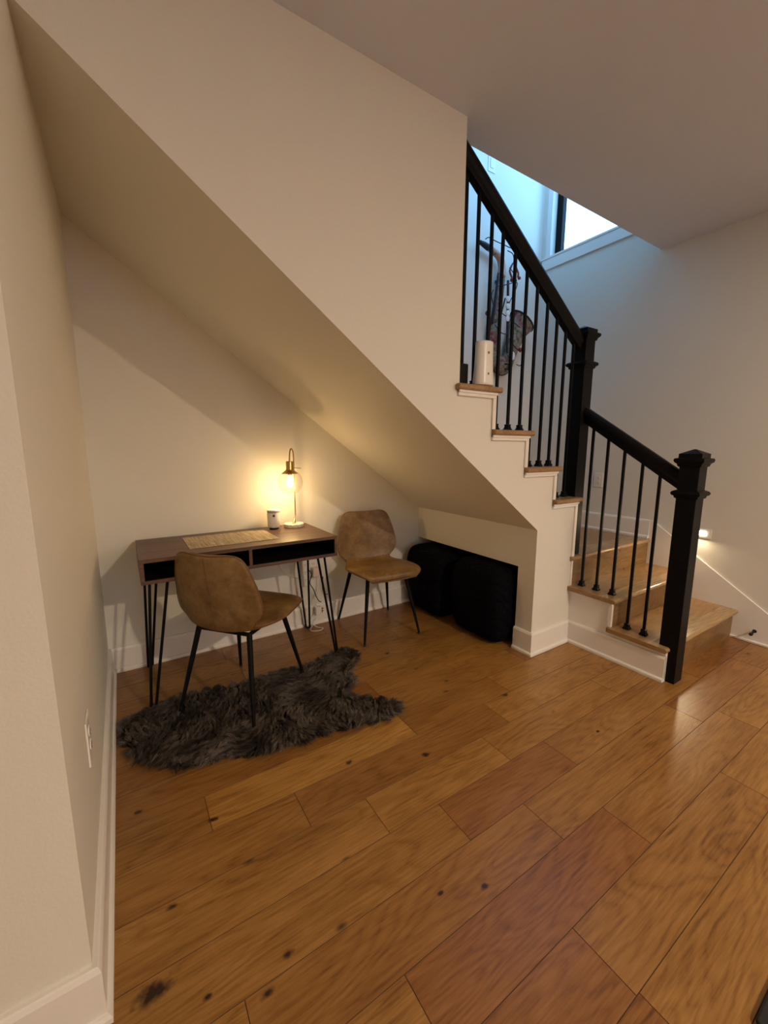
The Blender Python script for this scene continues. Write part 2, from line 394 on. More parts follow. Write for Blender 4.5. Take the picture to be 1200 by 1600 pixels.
# window on the right wall, high in the stairwell
struct('window_1', B((XR+.05, XR+.10, WY1-.055, WY1, WZ0, WZ1), (XR+.05, XR+.10, WY0, WY0+.055, WZ0, WZ1),
                     (XR+.05, XR+.10, WY0, WY1, WZ1-.05, WZ1), (XR+.05, XR+.10, WY0, WY1, WZ0, WZ0+.022)), M['black'], bevel=.003)
gl = bpy.data.materials.new('window_glass'); gl.use_nodes = True; nt = gl.node_tree; nt.nodes.clear()
o_ = nt.nodes.new('ShaderNodeOutputMaterial'); mx = nt.nodes.new('ShaderNodeMixShader'); mx.inputs[0].default_value = .05
t_ = nt.nodes.new('ShaderNodeBsdfTransparent'); g_ = nt.nodes.new('ShaderNodeBsdfGlossy'); g_.inputs['Roughness'].default_value = .02
nt.links.new(t_.outputs[0], mx.inputs[1]); nt.links.new(g_.outputs[0], mx.inputs[2]); nt.links.new(mx.outputs[0], o_.inputs[0])
g = obj('window_pane', B((XR+.075, XR+.079, WY0+.05, WY1-.05, WZ0+.02, WZ1-.05)), gl, bpy.data.objects['window_1'])
struct('trim_5', B((XR-.016, XR, WY0-.09, -.02, 2.695, WZ0-.012), (XR-.022, XR, WY0-.1, -.008, WZ0-.012, WZ0+.004),
                   (XR-.010, XR, WY1, -.045, WZ0+.004, WZ1+.09), (XR-.016, XR, WY0-.09, WY0, WZ0+.004, WZ1+.09),
                   (XR-.016, XR, WY0, WY1, WZ1, WZ1+.09)), M['trim'], bevel=.002)

# ---------------------------------------------------------------- downlights (lit fixtures of the room ceiling, outside the view)
em = bpy.data.materials.new('lit_lens'); em.use_nodes = True; P = em.node_tree.nodes['Principled BSDF']
P.inputs['Emission Color'].default_value = (1, .85, .65, 1); P.inputs['Emission Strength'].default_value = 3
for i, (x, y, w) in enumerate(DOWNLIGHTS):
    t = thing('ceiling_light', ['recessed ceiling downlight over the open floor nearest the desk', 'recessed ceiling downlight by the right wall',
              'recessed ceiling downlight far behind the desk corner', 'recessed ceiling downlight left of the desk corner'][i], 'ceiling light', (x, y, H), group='recessed downlights')
    obj('rim', lathe(bmesh.new(), [(.052, -.001), (.075, -.001), (.075, -.006), (.052, -.004)], cap=False), M['plastic'], t, True)
    obj('lens', lathe(bmesh.new(), [(.0505, -.001), (.0505, -.002)]), em, t)
    lamp('downlight_lamp', 'AREA', (x, y, H-.012), w, WARM, .1)

# ================================================================ STAIRCASE
st = thing('staircase', 'oak staircase, three steps to a landing then a flight turning left', 'staircase', (XS, YF, 0))
def stair_part(name, bm, m_, bevel=0):
    for v in bm.verts: v.co -= Vector((XS, YF, 0))
    return obj(name, bm, m_, st, bevel=bevel, seg=3)
NR = .0105
# lower flight: treads run between the open side and the right wall
LX = XS-.03; RX = XR-.012
def nose(yn, z, d):
    r = TT/2
    return [(yn+d, z-TT)]+[(yn+r-r*math.sin(t), z-r-r*math.cos(t)) for t in [PI*i/10 for i in range(11)]]+[(yn+d, z)]
def tread_low(yn, yb, z):
    stair_part('tread_nosing', prism(bmesh.new(), nose(yn, z, .088), 'x', LX, RX), M['oak_n'], .0012)
    stair_part('tread', B((XS-.026, RX, yn+.0885, yb, z-TT, z-.0004)), M['oak_x'], .001)
    stair_part('return_nosing', B((LX, XS-.0262, yn+.0885, yb-.012, z-TT, z)), M['oak_y'], .008)
tread_low(-1.642, -1.33, Z1); tread_low(-1.368, -1.062, Z2)
# landing boards
stair_part('landing_nosing', prism(bmesh.new(), nose(-1.100, Z3, .140), 'x', XS-.028, RX), M['oak_n'], .0012)
bm = B((XS+.002, XR-.027, -.9595, -.62, Z3-TT, Z3), (XS+.002, XR-.027, -.6193, -.31, Z3-TT, Z3), (XS+.002, XR-.027, -.3093, -.001, Z3-TT, Z3))
stair_part('landing', bm, M['oak_x'], .0008)
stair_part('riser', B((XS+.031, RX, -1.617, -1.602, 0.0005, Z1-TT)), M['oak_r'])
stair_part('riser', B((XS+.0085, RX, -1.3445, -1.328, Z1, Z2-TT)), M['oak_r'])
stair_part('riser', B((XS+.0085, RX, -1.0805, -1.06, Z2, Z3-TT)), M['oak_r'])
# winder step behind the corner post
bm = prism(bmesh.new(), [(2.52, -.94), (3.32, -.001), (XS+.002, -.001), (XS+.002, -.94)], 'z', Z3+.0005, Z4-TT); stair_part('winder_riser', bm, M['oak_x'])
bm = prism(bmesh.new(), [(2.53, -.955), (3.345, -.001), (XS+.002, -.001), (XS+.002, -.955)], 'z', Z4-TT, Z4); stair_part('winder_tread', bm, M['oak_y'], .004)
# upper flight
xn = [2.432, 2.210, 1.951, 1.696]; zz = [Z5, Z6, Z7, Z8]
rf = [XS, 2.185, 1.926, 1.671, XW-.03]
for i in range(4):
    y0 = YF-.03
    xl = rf[i+1]-.016
    if i < 3:
        bm = prism(bmesh.new(), [(xl, y0), (xn[i], y0), (xn[i], -.001), (xl+.018, -.001), (xl+.018, YF-.0005), (xl, YF-.0005)], 'z', zz[i]-TT, zz[i])
    else:
        bm = prism(bmesh.new(), [(xl+.02, y0), (xn[i], y0), (xn[i], -.001), (XW-.25, -.001), (XW-.25, YI+.001), (XW+.001, YI+.001), (XW+.001, YF-.0005), (xl+.02, YF-.0005)], 'z', zz[i]-TT, zz[i])
    stair_part('tread', bm, M['oak_y'], .008)
for i in range(4):
    zb = ([Z4]+zz)[i]
    stair_part('riser', B((rf[i]-.016, rf[i]-.0005, YI+.001, -.001, zb, zz[i]-TT)), M['trim'])
for k in range(1, 8):
    z = Z8+.192*k; x = 1.44-.255*(k-1)
    stair_part('tread', B((x-.27, x, YI+.001, -.001, z-TT, z)), M['oak_y'], .008)
    stair_part('riser', B((x-.04, x-.025, YI+.001, -.001, z-.192, z-TT)), M['trim'])

# ---------------------------------------------------------------- newel posts
def sq(bm, cx, cy, prof, z0):
    """square 'lathe': prof of (half width, z)"""
    rings = [[bm.verts.new((cx+sx*h, cy+sy*h, z0+z)) for sx, sy in ((-1, -1), (1, -1), (1, 1), (-1, 1))] for h, z in prof]
    for a, b in zip(rings, rings[1:]):
        for i in range(4): bm.faces.new((a[i], a[(i+1) % 4], b[(i+1) % 4], b[i]))
    bm.faces.new(rings[0][::-1]); bm.faces.new(rings[-1]); return bm
def newel(x, y, z0, ztop, zband, hw, label):
    t = thing('newel_post', label, 'newel post', (x, y, z0))
    h = ztop-z0; zb = zband-z0
    obj('shaft', sq(bmesh.new(), 0, 0, [(hw, 0), (hw, h-.06)], 0), M['black'], t, bevel=.0015)
    obj('collar', sq(bmesh.new(), 0, 0, [(hw+.001, zb-.026), (hw+.007, zb-.022), (hw+.009, zb-.012), (hw+.016, zb-.009), (hw+.020, zb), (hw+.016, zb+.009), (hw+.008, zb+.013), (hw+.001, zb+.016)], 0), M['black'], t, bevel=.001)
    obj('cap', sq(bmesh.new(), 0, 0, [(hw+.001, h-.085), (hw+.007, h-.08), (hw+.009, h-.07), (hw+.018, h-.062), (hw+.021, h-.052), (hw+.018, h-.044),
              (hw+.006, h-.042), (hw+.006, h-.022), (.004, h)], 0), M['black'], t, bevel=.001)
    return t
NLX, NLY = 2.456, -1.632
newel(NLX, NLY, 0, 1.187, .975, .0425, 'black square newel post at the foot of the stairs, standing on the floor')
NUX, NUY = 2.449, -1.021
newel(NUX, NUY, Z3, 1.885, 1.672, .0445, 'tall black square newel post at the landing where the two railings meet')

# ---------------------------------------------------------------- railings
RAILP = [(-.018, -.037), (.018, -.037), (.020, -.013), (.028, .0), (.031, .015), (.026, .028), (.012, .038), (-.012, .038), (-.026, .028), (-.031, .015), (-.028, 0), (-.020, -.013)]
def handrail(bm, a, b):
    a = Vector(a); b = Vector(b); t = (b-a).normalized(); s = t.cross(Vector((0, 0, 1))).normalized(); u = s.cross(t)
    # plumb-cut ends: shift each profile point along t so it ends on a vertical plane
    A = []; C = []
    for x, y in RAILP:
        for (p, lst) in ((a, A), (b, C)):
            q = p+s*x+u*y
            k = (p-q).dot(Vector((t.x, t.y, 0)))/Vector((t.x, t.y, 0)).length_squared
            lst.append(bm.verts.new(q+t*k))
    bm.faces.new(A); bm.faces.new(C[::-1]); n = len(A)
    for i in range(n): bm.faces.new((A[i], A[(i+1) % n], C[(i+1) % n], C[i]))
def baluster(parent, off, x, y, z0, z1, hw=.0066):
    b = obj('baluster', B((x-hw-off[0], x+hw-off[0], y-hw-off[1], y+hw-off[1], z0-off[2], z1-off[2])), M['iron'], parent, bevel=.0012)
    s = obj('baluster_shoe', sq(bmesh.new(), x-off[0], y-off[1], [(.0165, 0), (.0165, .009), (.0125, .013), (.0125, .018), (.0105, .024), (.0125, .028), (.0125, .031), (.0075, .033)], z0-off[2]), M['iron'], b, bevel=.0008)
    return b
# upper railing
UY = -1.021
off = (XW, UY, Z8)
ru = thing('stair_railing', 'long black railing of the upper flight, ending against the wall edge', 'railing', off)
def zup(x): return 2.424-.694*(x-1.49)           # rail centre line
bm = bmesh.new(); handrail(bm, (XW+.0005-off[0], 0, zup(XW)-off[2]), (NUX-.0447-off[0], 0, zup(NUX-.0447)-off[2])); obj('handrail', bm, M['black'], ru, bevel=.002)
bl = [(1.462, Z8), (1.584, Z8), (1.668, Z8), (1.739, Z7), (1.832, Z7), (1.922, Z7), (2.010, Z6), (2.103, Z6), (2.196, Z5), (2.280, Z5), (2.360, Z5)]
bl = [(1.503, Z8), (1.580, Z8), (1.667, Z8), (1.744, Z7), (1.836, Z7), (1.928, Z7), (2.014, Z6), (2.104, Z6), (2.192, Z6), (2.276, Z5), (2.358, Z5)]
for x, z in bl:
    baluster(ru, off, x, UY, z+.0003, zup(x)-.044)
obj('wall_plate', B((XW+.0008-off[0], 1.528-off[0], -.020, .020, .0005, .10)), M['iron'], ru, bevel=.004)
# lower railing
LXR = 2.458
off = (LXR, -1.33, Z1)
rl = thing('stair_railing', 'short black railing of the lower flight between the two newel posts', 'railing', off, group=None)
def zlo(y): return 1.346-.672*(-1.12-y)
bm = bmesh.new(); handrail(bm, (0, NUY-.0447-off[1], zlo(NUY-.0447)-off[2]), (0, NLY+.0427-off[1], zlo(NLY+.0427)-off[2])); obj('handrail', bm, M['black'], rl, bevel=.002)
for y, z in ((-1.120, Z2), (-1.212, Z2), (-1.306, Z2), (-1.404, Z1), (-1.492, Z1)):
    baluster(rl, off, LXR, y, z+.0003, zlo(y)-.044)

# ================================================================ DESK
wd = mat('walnut_laminate', (.1, .05, .03), .42); nt = wd.node_tree
n = N(nt, 'ShaderNodeTexNoise', Scale=1.0, Detail=6.0, Roughness=.65); nt.links.new(coords(nt, (2.2, 60, 60)), n.inputs['Vector'])
n2 = N(nt, 'ShaderNodeTexNoise', Scale=1.0, Detail=2.0); nt.links.new(coords(nt, (1.2, 9, 9)), n2.inputs['Vector'])
ad = N(nt, 'ShaderNodeMath', operation='MULTIPLY_ADD'); nt.links.new(n2.outputs[0], ad.inputs[0]); ad.inputs[1].default_value = .5
ml = N(nt, 'ShaderNodeMath', operation='MULTIPLY'); nt.links.new(n.outputs[0], ml.inputs[0]); ml.inputs[1].default_value = .6; nt.links.new(ml.outputs[0], ad.inputs[2])
nt.links.new(ramp(nt, ad.outputs[0], [(.38, (.045, .020, .012)), (.55, (.115, .056, .034)), (.72, (.20, .105, .066))]), nt.nodes['Principled BSDF'].inputs['Base Color'])
bump(nt, n.outputs[0], .15, .0006); M['walnut'] = wd
DX0, DX1, DY0, DY1, DZ0, DZ1 = .166, 1.106, -.500, -.038, .599, .712
O = Vector((.636, -.27, 0))
dk = thing('desk', 'dark walnut writing desk on black hairpin legs with two open cubbies', 'desk', O)
def dp(name, *bx_, bevel=.0012, m_=None):
    bm = B(*bx_)
    for v in bm.verts: v.co -= O
    return obj(name, bm, m_ or M['walnut'], dk, bevel=bevel)
dp('desk_top', (DX0, DX1, DY0, DY1, DZ1-.017, DZ1))
dp('bottom_panel', (DX0, DX1, DY0, DY1, DZ0, DZ0+.016))
dp('side_panel', (DX0, DX0+.016, DY0, DY1, DZ0+.0162, DZ1-.0172))
dp('side_panel', (DX1-.016, DX1, DY0, DY1, DZ0+.0162, DZ1-.0172))
dp('divider', (.628, .644, DY0+.002, DY1-.012, DZ0+.0162, DZ1-.0172))
M['liner'] = mat('black_laminate', (.006, .005, .005), .6, 0, .2)
dp('back_panel', (DX0+.0165, DX1-.0165, DY1-.012, DY1, DZ0+.0162, DZ1-.0172), m_=M['liner'])
for xa, xb in ((DX0+.0165, .6278), (.6442, DX1-.0165)):
    dp('cubby_liner', (xa, xb, DY0+.006, DY1-.0125, DZ0+.0163, DZ0+.0173), (xa, xa+.001, DY0+.006, DY1-.0125, DZ0+.0173, DZ1-.0184), (xb-.001, xb, DY0+.006, DY1-.0125, DZ0+.0173, DZ1-.0184),
       (xa, xb, DY0+.006, DY1-.0125, DZ1-.0184, DZ1-.0174), bevel=0, m_=M['liner'])
for fx, fy, sx, sy in ((.172, -.484, 1, 1), (1.096, -.487, -1, 1), (.182, -.056, 1, -1), (1.094, -.058, -1, -1)):
    bm = bmesh.new(); r = .0064
    foot = Vector((fx, fy, r)); 
    a = Vector((fx+sx*.098, fy+sy*.012, DZ0-.001)); b = Vector((fx+sx*.030, fy+sy*.082, DZ0-.001))
    if sy < 0: a = Vector((fx+sx*.074, fy-.012, DZ0-.001)); b = Vector((fx+sx*.010, fy-.06, DZ0-.001))
    side = (a-b).normalized()*.0135
    A = foot+side; C = foot-side
    pa = a.lerp(A+Vector((0, 0, .022)), 1); pc = b.lerp(C+Vector((0, 0, .022)), 1)
    arc = [foot+side*math.cos(t)+Vector((0, 0, .013-.013*math.sin(t))) for t in [PI*i/8 for i in range(9)]]
    path = [a, pa+Vector((0, 0, .0))]+arc+[pc, b]
    tube(bm, [p-O for p in path], r, 10)
    top = (a+b)/2
    prism_pts = [a+side*2, b-side*2]
    box(bm, min(a.x, b.x)-.012-O.x, max(a.x, b.x)+.012-O.x, min(a.y, b.y)-.012-O.y, max(a.y, b.y)+.012-O.y, DZ0-.0035, DZ0-.0003)
    obj('leg', bm, M['iron'], dk, smooth=True, angle=.7)

# things on the desk
# placemat
pm = mat('woven_mat', (.5, .4, .25), .8); nt = pm.node_tree
cc = coords(nt, (1, 1, 1))
w1 = N(nt, 'ShaderNodeTexNoise', Scale=1.0, Detail=3.0); nt.links.new(coords(nt, (180, 6, 1)), w1.inputs['Vector'])
w2 = N(nt, 'ShaderNodeTexNoise', Scale=1.0, Detail=2.0); nt.links.new(coords(nt, (25, 220, 1)), w2.inputs['Vector'])
am = N(nt, 'ShaderNodeMath', operation='ADD'); nt.links.new(w1.outputs[0], am.inputs[0]); nt.links.new(w2.outputs[0], am.inputs[1])
hm = N(nt, 'ShaderNodeMath', operation='MULTIPLY'); nt.links.new(am.outputs[0], hm.inputs[0]); hm.inputs[1].default_value = .5
nt.links.new(ramp(nt, hm.outputs[0], [(.38, (.22, .16, .095)), (.5, (.45, .37, .26)), (.62, (.60, .53, .41))]), nt.nodes['Principled BSDF'].inputs['Base Color'])
bump(nt, hm.outputs[0], .8, .001)
bm = B((-.217, .217, -.144, .144, 0, .0022))
o = obj('placemat', bm, pm, bevel=.0008); o.location = (.595, -.261, DZ1+.0003)
tag(o, 'tan woven rectangular placemat lying on the desk top', 'placemat')
# speaker / diffuser
t = thing('smart_speaker', 'small white cylinder device on the desk left of the lamp', 'speaker', (.877, -.118, DZ1))
obj('base', lathe(bmesh.new(), [(.026, .0003), (.028, .002), (.028, .006), (.026, .0075)]), M['iron'], t, True, angle=.6)
obj('body', lathe(bmesh.new(), [(.027, .0076), (.034, .012), (.0375, .02), (.0385, .06), (.0385, .098)], seg=48), M['plastic'], t, True, angle=.8)
obj('grille_band', lathe(bmesh.new(), [(.0380, .0982), (.0380, .109)], seg=48), noisy('grey_mesh', (.36, .33, .29), (.52, .48, .42), 500, .5, .3), t, True, angle=.6)
obj('lid', lathe(bmesh.new(), [(.0395, .1092), (.0398, .113), (.038, .1165), (.030, .118)], seg=48), M['plastic'], t, True, angle=.6)
ang = math.atan2(-2.37, -.74)
bm = B((-.0065, .0065, -.0006, .0006, -.0065, .0065)); o = obj('display', bm, mat('dark_square', (.08, .06, .05), .3), t)
o.location = (.0388*math.cos(ang), .0388*math.sin(ang), .083); o.rotation_euler = (0, 0, ang+PI/2)
# lamp
brass = noisy('aged_brass', (.50, .34, .12), (.60, .42, .17), 30, .28, 0, metal=1)
marble = mat('white_marble', (.75, .72, .67), .3); nt = marble.node_tree
nn = N(nt, 'ShaderNodeTexNoise', Scale=22.0, Detail=6.0, Distortion=1.5); nt.links.new(coords(nt), nn.inputs['Vector'])
nt.links.new(ramp(nt, nn.outputs[0], [(.42, (.80, .77, .72)), (.5, (.58, .55, .50)), (.56, (.80, .77, .72))]), nt.nodes['Principled BSDF'].inputs['Base Color'])
LB = Vector((1.000, -.118, DZ1))
tl = thing('table_lamp', 'brass gooseneck lamp with clear glass globe and round marble base on the desk', 'lamp', LB)
obj('lamp_base', lathe(bmesh.new(), [(.056, .0003), (.059, .003), (.059, .019), (.056, .022)], seg=48), marble, tl, True, angle=.6)
gc = Vector((.966, -.172, .990))-LB
px_, py_ = .018, .018
pole = [(0.000, -.004, .022), (.004, .002, .036), (.014, .012, .056), (px_, py_, .085), (px_, py_, .25), (px_, py_, .36), (px_-.001, py_-.002, .405)]
a0 = Vector((px_, py_, .41)); a1 = Vector((gc.x, gc.y, .41))
cen = (a0+a1)/2; rad = (a0-a1).length/2; dr = (a0-a1).normalized()
arc = [cen+dr*rad*math.cos(t)+Vector((0, 0, 1))*.062*math.sin(t) for t in [PI*i/14 for i in range(15)]]
path = smooth_path(pole, 5)+arc+[Vector((gc.x, gc.y, .395))]
obj('pole', tube(bmesh.new(), path, .0042, 12), brass, tl, True)
obj('base_sleeve', tube(bmesh.new(), [(-.002, -.007, .0222), (.000, -.004, .026), (.007, .004, .042)], [.0085, .0085, .0065], 16), brass, tl, True, angle=.8)
obj('socket', lathe(bmesh.new(), [(.007, .402), (.0205, .400), (.0215, .397), (.0215, .357), (.0235, .350), (.036, .340), (.0465, .331), (.0475, .328), (.044, .328), (.018, .338), (.018, .343)], (gc.x, gc.y, 0), 40, cap=False), brass, tl, True, angle=.5)
obj('switch', tube(bmesh.new(), [Vector((gc.x+.021, gc.y, .362)), Vector((gc.x+.066, gc.y-.004, .358))], .0014, 8), M['iron'], tl, True)
glass = bpy.data.materials.new('clear_lamp_glass'); glass.use_nodes = True; nt = glass.node_tree; nt.nodes.clear()
o_ = nt.nodes.new('ShaderNodeOutputMaterial'); mx = nt.nodes.new('ShaderNodeMixShader'); lw = N(nt, 'ShaderNodeMath', operation='MULTIPLY'); lf = nt.nodes.new('ShaderNodeLayerWeight'); lf.inputs[0].default_value = .12; nt.links.new(lf.outputs['Facing'], lw.inputs[0]); lw.inputs[1].default_value = .5
t_ = nt.nodes.new('ShaderNodeBsdfTransparent'); t_.inputs[0].default_value = (.985, .98, .97, 1); g_ = nt.nodes.new('ShaderNodeBsdfGlossy'); g_.inputs['Roughness'].default_value = .03
nt.links.new(lw.outputs[0], mx.inputs[0]); nt.links.new(t_.outputs[0], mx.inputs[1]); nt.links.new(g_.outputs[0], mx.inputs[2]); nt.links.new(mx.outputs[0], o_.inputs[0])
R_ = .0735
prof = [(R_*math.sin(t), R_*math.cos(t)) for t in [math.radians(a) for a in range(38, 151, 7)]]
prof += [(prof[-1][0]-.0015, prof[-1][1]+.001)]+[((R_-.0018)*math.sin(t), (R_-.0018)*math.cos(t)) for t in [math.radians(a) for a in range(143, 37, -7)]]
obj('glass_globe', lathe(bmesh.new(), prof, gc, 48, cap=False), glass, tl, True)
bulbm = bpy.data.materials.new('lit_bulb'); bulbm.use_nodes = True; P = bulbm.node_tree.nodes['Principled BSDF']
P.inputs['Base Color'].default_value = (1, .8, .5, 1); P.inputs['Emission Color'].default_value = (1.0, .74, .40, 1); P.inputs['Emission Strength'].default_value = 14
bc = gc+Vector((0, 0, .006))
bu = obj('bulb', lathe(bmesh.new(), [(.008, .032), (.013, .022), (.0175, .010), (.0190, -.006), (.0170, -.022), (.010, -.034), (.0015, -.038)], bc, 24), bulbm, tl, True)
obj('bulb_neck', lathe(bmesh.new(), [(.014, .058), (.013, .042), (.0085, .0325)], bc, 24), brass, bu, True)
ll = lamp('lamp_glow', 'POINT', LB+bc+Vector((0, 0, -.055)), BULB_W, BULB_COLOR, .018)

# ================================================================ CHAIRS
lea = mat('tan_leather', (.25, .12, .045), .42, 0, .45); nt = lea.node_tree
n1 = N(nt, 'ShaderNodeTexNoise', Scale=7.0, Detail=5.0, Roughness=.6); nt.links.new(coords(nt), n1.inputs['Vector'])
n2 = N(nt, 'ShaderNodeTexNoise', Scale=38.0, Detail=4.0, Roughness=.65); nt.links.new(coords(nt), n2.inputs['Vector'])
n3 = N(nt, 'ShaderNodeTexVoronoi', Scale=420.0); nt.links.new(coords(nt), n3.inputs['Vector'])
am = N(nt, 'ShaderNodeMath', operation='MULTIPLY_ADD'); nt.links.new(n2.outputs[0], am.inputs[0]); am.inputs[1].default_value = .45; nt.links.new(n1.outputs[0], am.inputs[2])
nt.links.new(ramp(nt, am.outputs[0], [(.50, (.105, .055, .015)), (.72, (.195, .108, .034)), (.95, (.30, .185, .072))]), nt.nodes['Principled BSDF'].inputs['Base Color'])
bump(nt, n3.outputs['Distance'], .15, .0008)
M['leather'] = lea
pip = mat('leather_piping', (.15, .07, .022), .45)

def sheet(secs, nu=20, th=.022):
    """loft a padded sheet. secs: list of (centre y, z, half width, normal (ny, nz), wing curl) -> bmesh, rim points"""
    bm = bmesh.new(); top = []; bot = []
    for (y, z, w, (ny, nz), curl) in secs:
        l = math.hypot(ny, nz); ny /= l; nz /= l; rt_, rb = [], []
        for i in range(nu+1):
            s = -1+2*i/nu; k = abs(s)
            e = curl*(s*s)
            edge = (1-k**6)
            t = th*.5*(.35+.65*edge)
            cx, cy, cz = s*w, y+ny*e, z+nz*e
            rt_.append(bm.verts.new((cx, cy+ny*t, cz+nz*t))); rb.append(bm.verts.new((cx, cy-ny*t, cz-nz*t)))
        top.append(rt_); bot.append(rb)
    n = len(secs)
    for j in range(n-1):
        for i in range(nu):
            bm.faces.new((top[j][i], top[j][i+1], top[j+1][i+1], top[j+1][i]))
            bm.faces.new((bot[j][i], bot[j+1][i], bot[j+1][i+1], bot[j][i+1]))
        bm.faces.new((top[j][0], top[j+1][0], bot[j+1][0], bot[j][0])); bm.faces.new((top[j][nu], bot[j][nu], bot[j+1][nu], top[j+1][nu]))
    for j in (0, n-1):
        for i in range(nu): bm.faces.new((top[j][i], bot[j][i], bot[j][i+1], top[j][i+1]))
    rim = [((top[j][0].co+bot[j][0].co)/2).copy() for j in range(n)]
    rim += [((top[n-1][i].co+bot[n-1][i].co)/2).copy() for i in range(1, nu)]
    rim += [((top[j][nu].co+bot[j][nu].co)/2).copy() for j in range(n-1, -1, -1)]
    return bm, rim
def interp(keys, n):
    P = smooth_path([(a, b, 0) for a, b, *_ in keys], 4)
    return P
def lerp_keys(K, n):
    """K: rows of numbers; smooth resample by Catmull-Rom into n rows"""
    m_ = len(K); out = []
    for q in range(n):
        u = q/(n-1)*(m_-1); i = min(int(u), m_-2); t = u-i
        row = []
        for c in range(len(K[0])):
            p1, p2 = K[i][c], K[i+1][c]; p0 = K[i-1][c] if i > 0 else 2*p1-p2; p3 = K[i+2][c] if i+2 < m_ else 2*p2-p1
            row.append(.5*((2*p1)+(p2-p0)*t+(2*p0-5*p1+4*p2-p3)*t*t+(3*p1-p0-3*p2+p3)*t**3))
        out.append(row)
    return out
def make_chair(label):
    t = thing('dining_chair', label, 'chair', group=None)
    # seat: from front lip to rear waist; columns y, z, halfwidth, ny, nz, curl
    K = [(-.240, .398, .150, -.85, .5, .0), (-.240, .418, .172, -.55, .8, .0), (-.218, .432, .196, -.15, 1, .0), (-.165, .433, .214, 0, 1, .002), (-.10, .427, .221, .05, 1, .006),
         (-.03, .417, .222, .05, 1, .010), (.04, .411, .208, .03, 1, .014), (.095, .408, .182, -.1, 1, .016), (.135, .413, .165, -.35, 1, .018), (.162, .428, .160, -.7, .8, .020)]
    secs = [(r[0], r[1], r[2], (r[3], r[4]), r[5]) for r in lerp_keys(K, 34)]
    bm, rim = sheet(secs, 24, .036)
    obj('seat', bm, M['leather'], t, True, angle=1.2)
    # the piping lives on the seat's front and sides
    s_ = [o for o in t.children if o.name.startswith('seat')][0]
    front = [rim[j] for j in range(0, 34)]; other = [rim[-1-j] for j in range(0, 34)]
    loop = front[::-1]+[Vector((x, secs[0][0]-.006, secs[0][1]-.002)) for x in (-.06, 0, .06)]+other
    obj('seat_piping', tube(bmesh.new(), loop, .0042, 8), pip, s_, True)
    # backrest
    K = [(.165, .418, .160, -.75, .66, .022), (.176, .445, .176, -.92, .4, .028), (.184, .478, .203, -.97, .2, .034), (.190, .520, .215, -.98, .15, .038), (.196, .570, .211, -.98, .15, .036),
         (.203, .620, .203, -.98, .16, .032), (.210, .670, .189, -.98, .17, .028), (.216, .712, .175, -.98, .18, .024), (.219, .735, .160, -.98, .2, .021), (.221, .748, .138, -.95, .3, .018), (.222, .7525, .110, -.9, .4, .014)]
    secs = [(r[0], r[1], r[2], (r[3], r[4]), r[5]) for r in lerp_keys(K, 40)]
    bm, rim = sheet(secs, 24, .026)
    bk = obj('backrest', bm, M['leather'], t, True, angle=1.2)
    obj('back_piping', tube(bmesh.new(), rim, .0042, 8), pip, bk, True)
    seam = [Vector((0, y-ny/math.hypot(ny, nz)*.0135, z-nz/math.hypot(ny, nz)*.0135)) for (y, z, w, (ny, nz), c) in secs[2:-1]]
    obj('seam', tube(bmesh.new(), seam, .0012, 6), pip, bk, True)
    # legs and frame
    for sx, fy in ((-1, -.222), (1, -.222), (-1, .222), (1, .222)):
        top = Vector((sx*.130, fy*.60, .398)); ft = Vector((sx*.194, fy, .004))
        bm = tube(bmesh.new(), [top, top.lerp(ft, .35), top.lerp(ft, .985)], [.0125, .0115, .0070], 14)
        lg = obj('leg', bm, M['iron'], t, True, angle=.8)
        obj('foot_cap', tube(bmesh.new(), [top.lerp(ft, .9852), ft+Vector((0, 0, -.004))], [.0076, .0076], 14), M['dark'], lg, True, angle=.8)
    fr = [Vector((-.130, -.134, .394)), Vector((.130, -.134, .394)), Vector((.130, .134, .392)), Vector((-.130, .134, .392))]
    bm = bmesh.new()
    for a, b in zip(fr, fr[1:]+fr[:1]): tube(bm, [a, b], .009, 8)
    obj('seat_frame', bm, M['iron'], t, True, angle=.8)
    return t
ch = make_chair('tan leather shell chair on the fur rug, seen from behind, pulled up to the desk')
ch.location = (.559, -.594, 0); ch.rotation_euler = (0, 0, math.radians(130.5))
c2 = copy_tree(ch); c2['label'] = 'tan leather shell chair against the back wall, right of the desk, seat facing the room'
c2.location = (1.505, -.276, 0); c2.rotation_euler = (0, 0, math.radians(-5.9))

# ================================================================ FUR RUG
OUT = [(.028, -.60), (.098, -.79), (.248, -.943), (.379, -.969), (.532, -1.030), (.743, -1.051), (.901, -1.088), (1.06, -1.115), (1.125, -1.085), (1.112, -1.015), (.99, -.90), (.975, -.84),
       (1.055, -.79), (1.062, -.70), (1.13, -.63), (1.20, -.55), (1.17, -.47), (1.10, -.46), (.98, -.50), (.90, -.515), (.771, -.500), (.633, -.495), (.449, -.480), (.32, -.452), (.21, -.47), (.121, -.495), (.055, -.53)]
outl = [(p.x, p.y) for p in smooth_path([(x, y, 0) for x, y in OUT], 5, True)]
rc = Vector((.58, -.76, 0))
def inside(x, y):
    c = False; n = len(outl); j = n-1
    for i in range(n):
        xi, yi = outl[i]; xj, yj = outl[j]
        if (yi > y) != (yj > y) and x < (xj-xi)*(y-yi)/(yj-yi)+xi: c = not c
        j = i
    return c
def edge_info(x, y):
    best = 9; bv = (0, 0)
    for xi, yi in outl[::2]:
        d = (x-xi)**2+(y-yi)**2
        if d < best: best = d; bv = (xi, yi)
    return math.sqrt(best), bv
rug = thing('fur_rug', 'dark grey shaggy fur rug under the front chair and desk legs', 'rug', rc)
bm = prism(bmesh.new(), [(rc.x+(x-rc.x)*.97-rc.x, rc.y+(y-rc.y)*.96-rc.y) for x, y in outl], 'z', .0006, .006)
obj('backing', bm, mat('fur_backing', (.022, .019, .017), .9), rug)
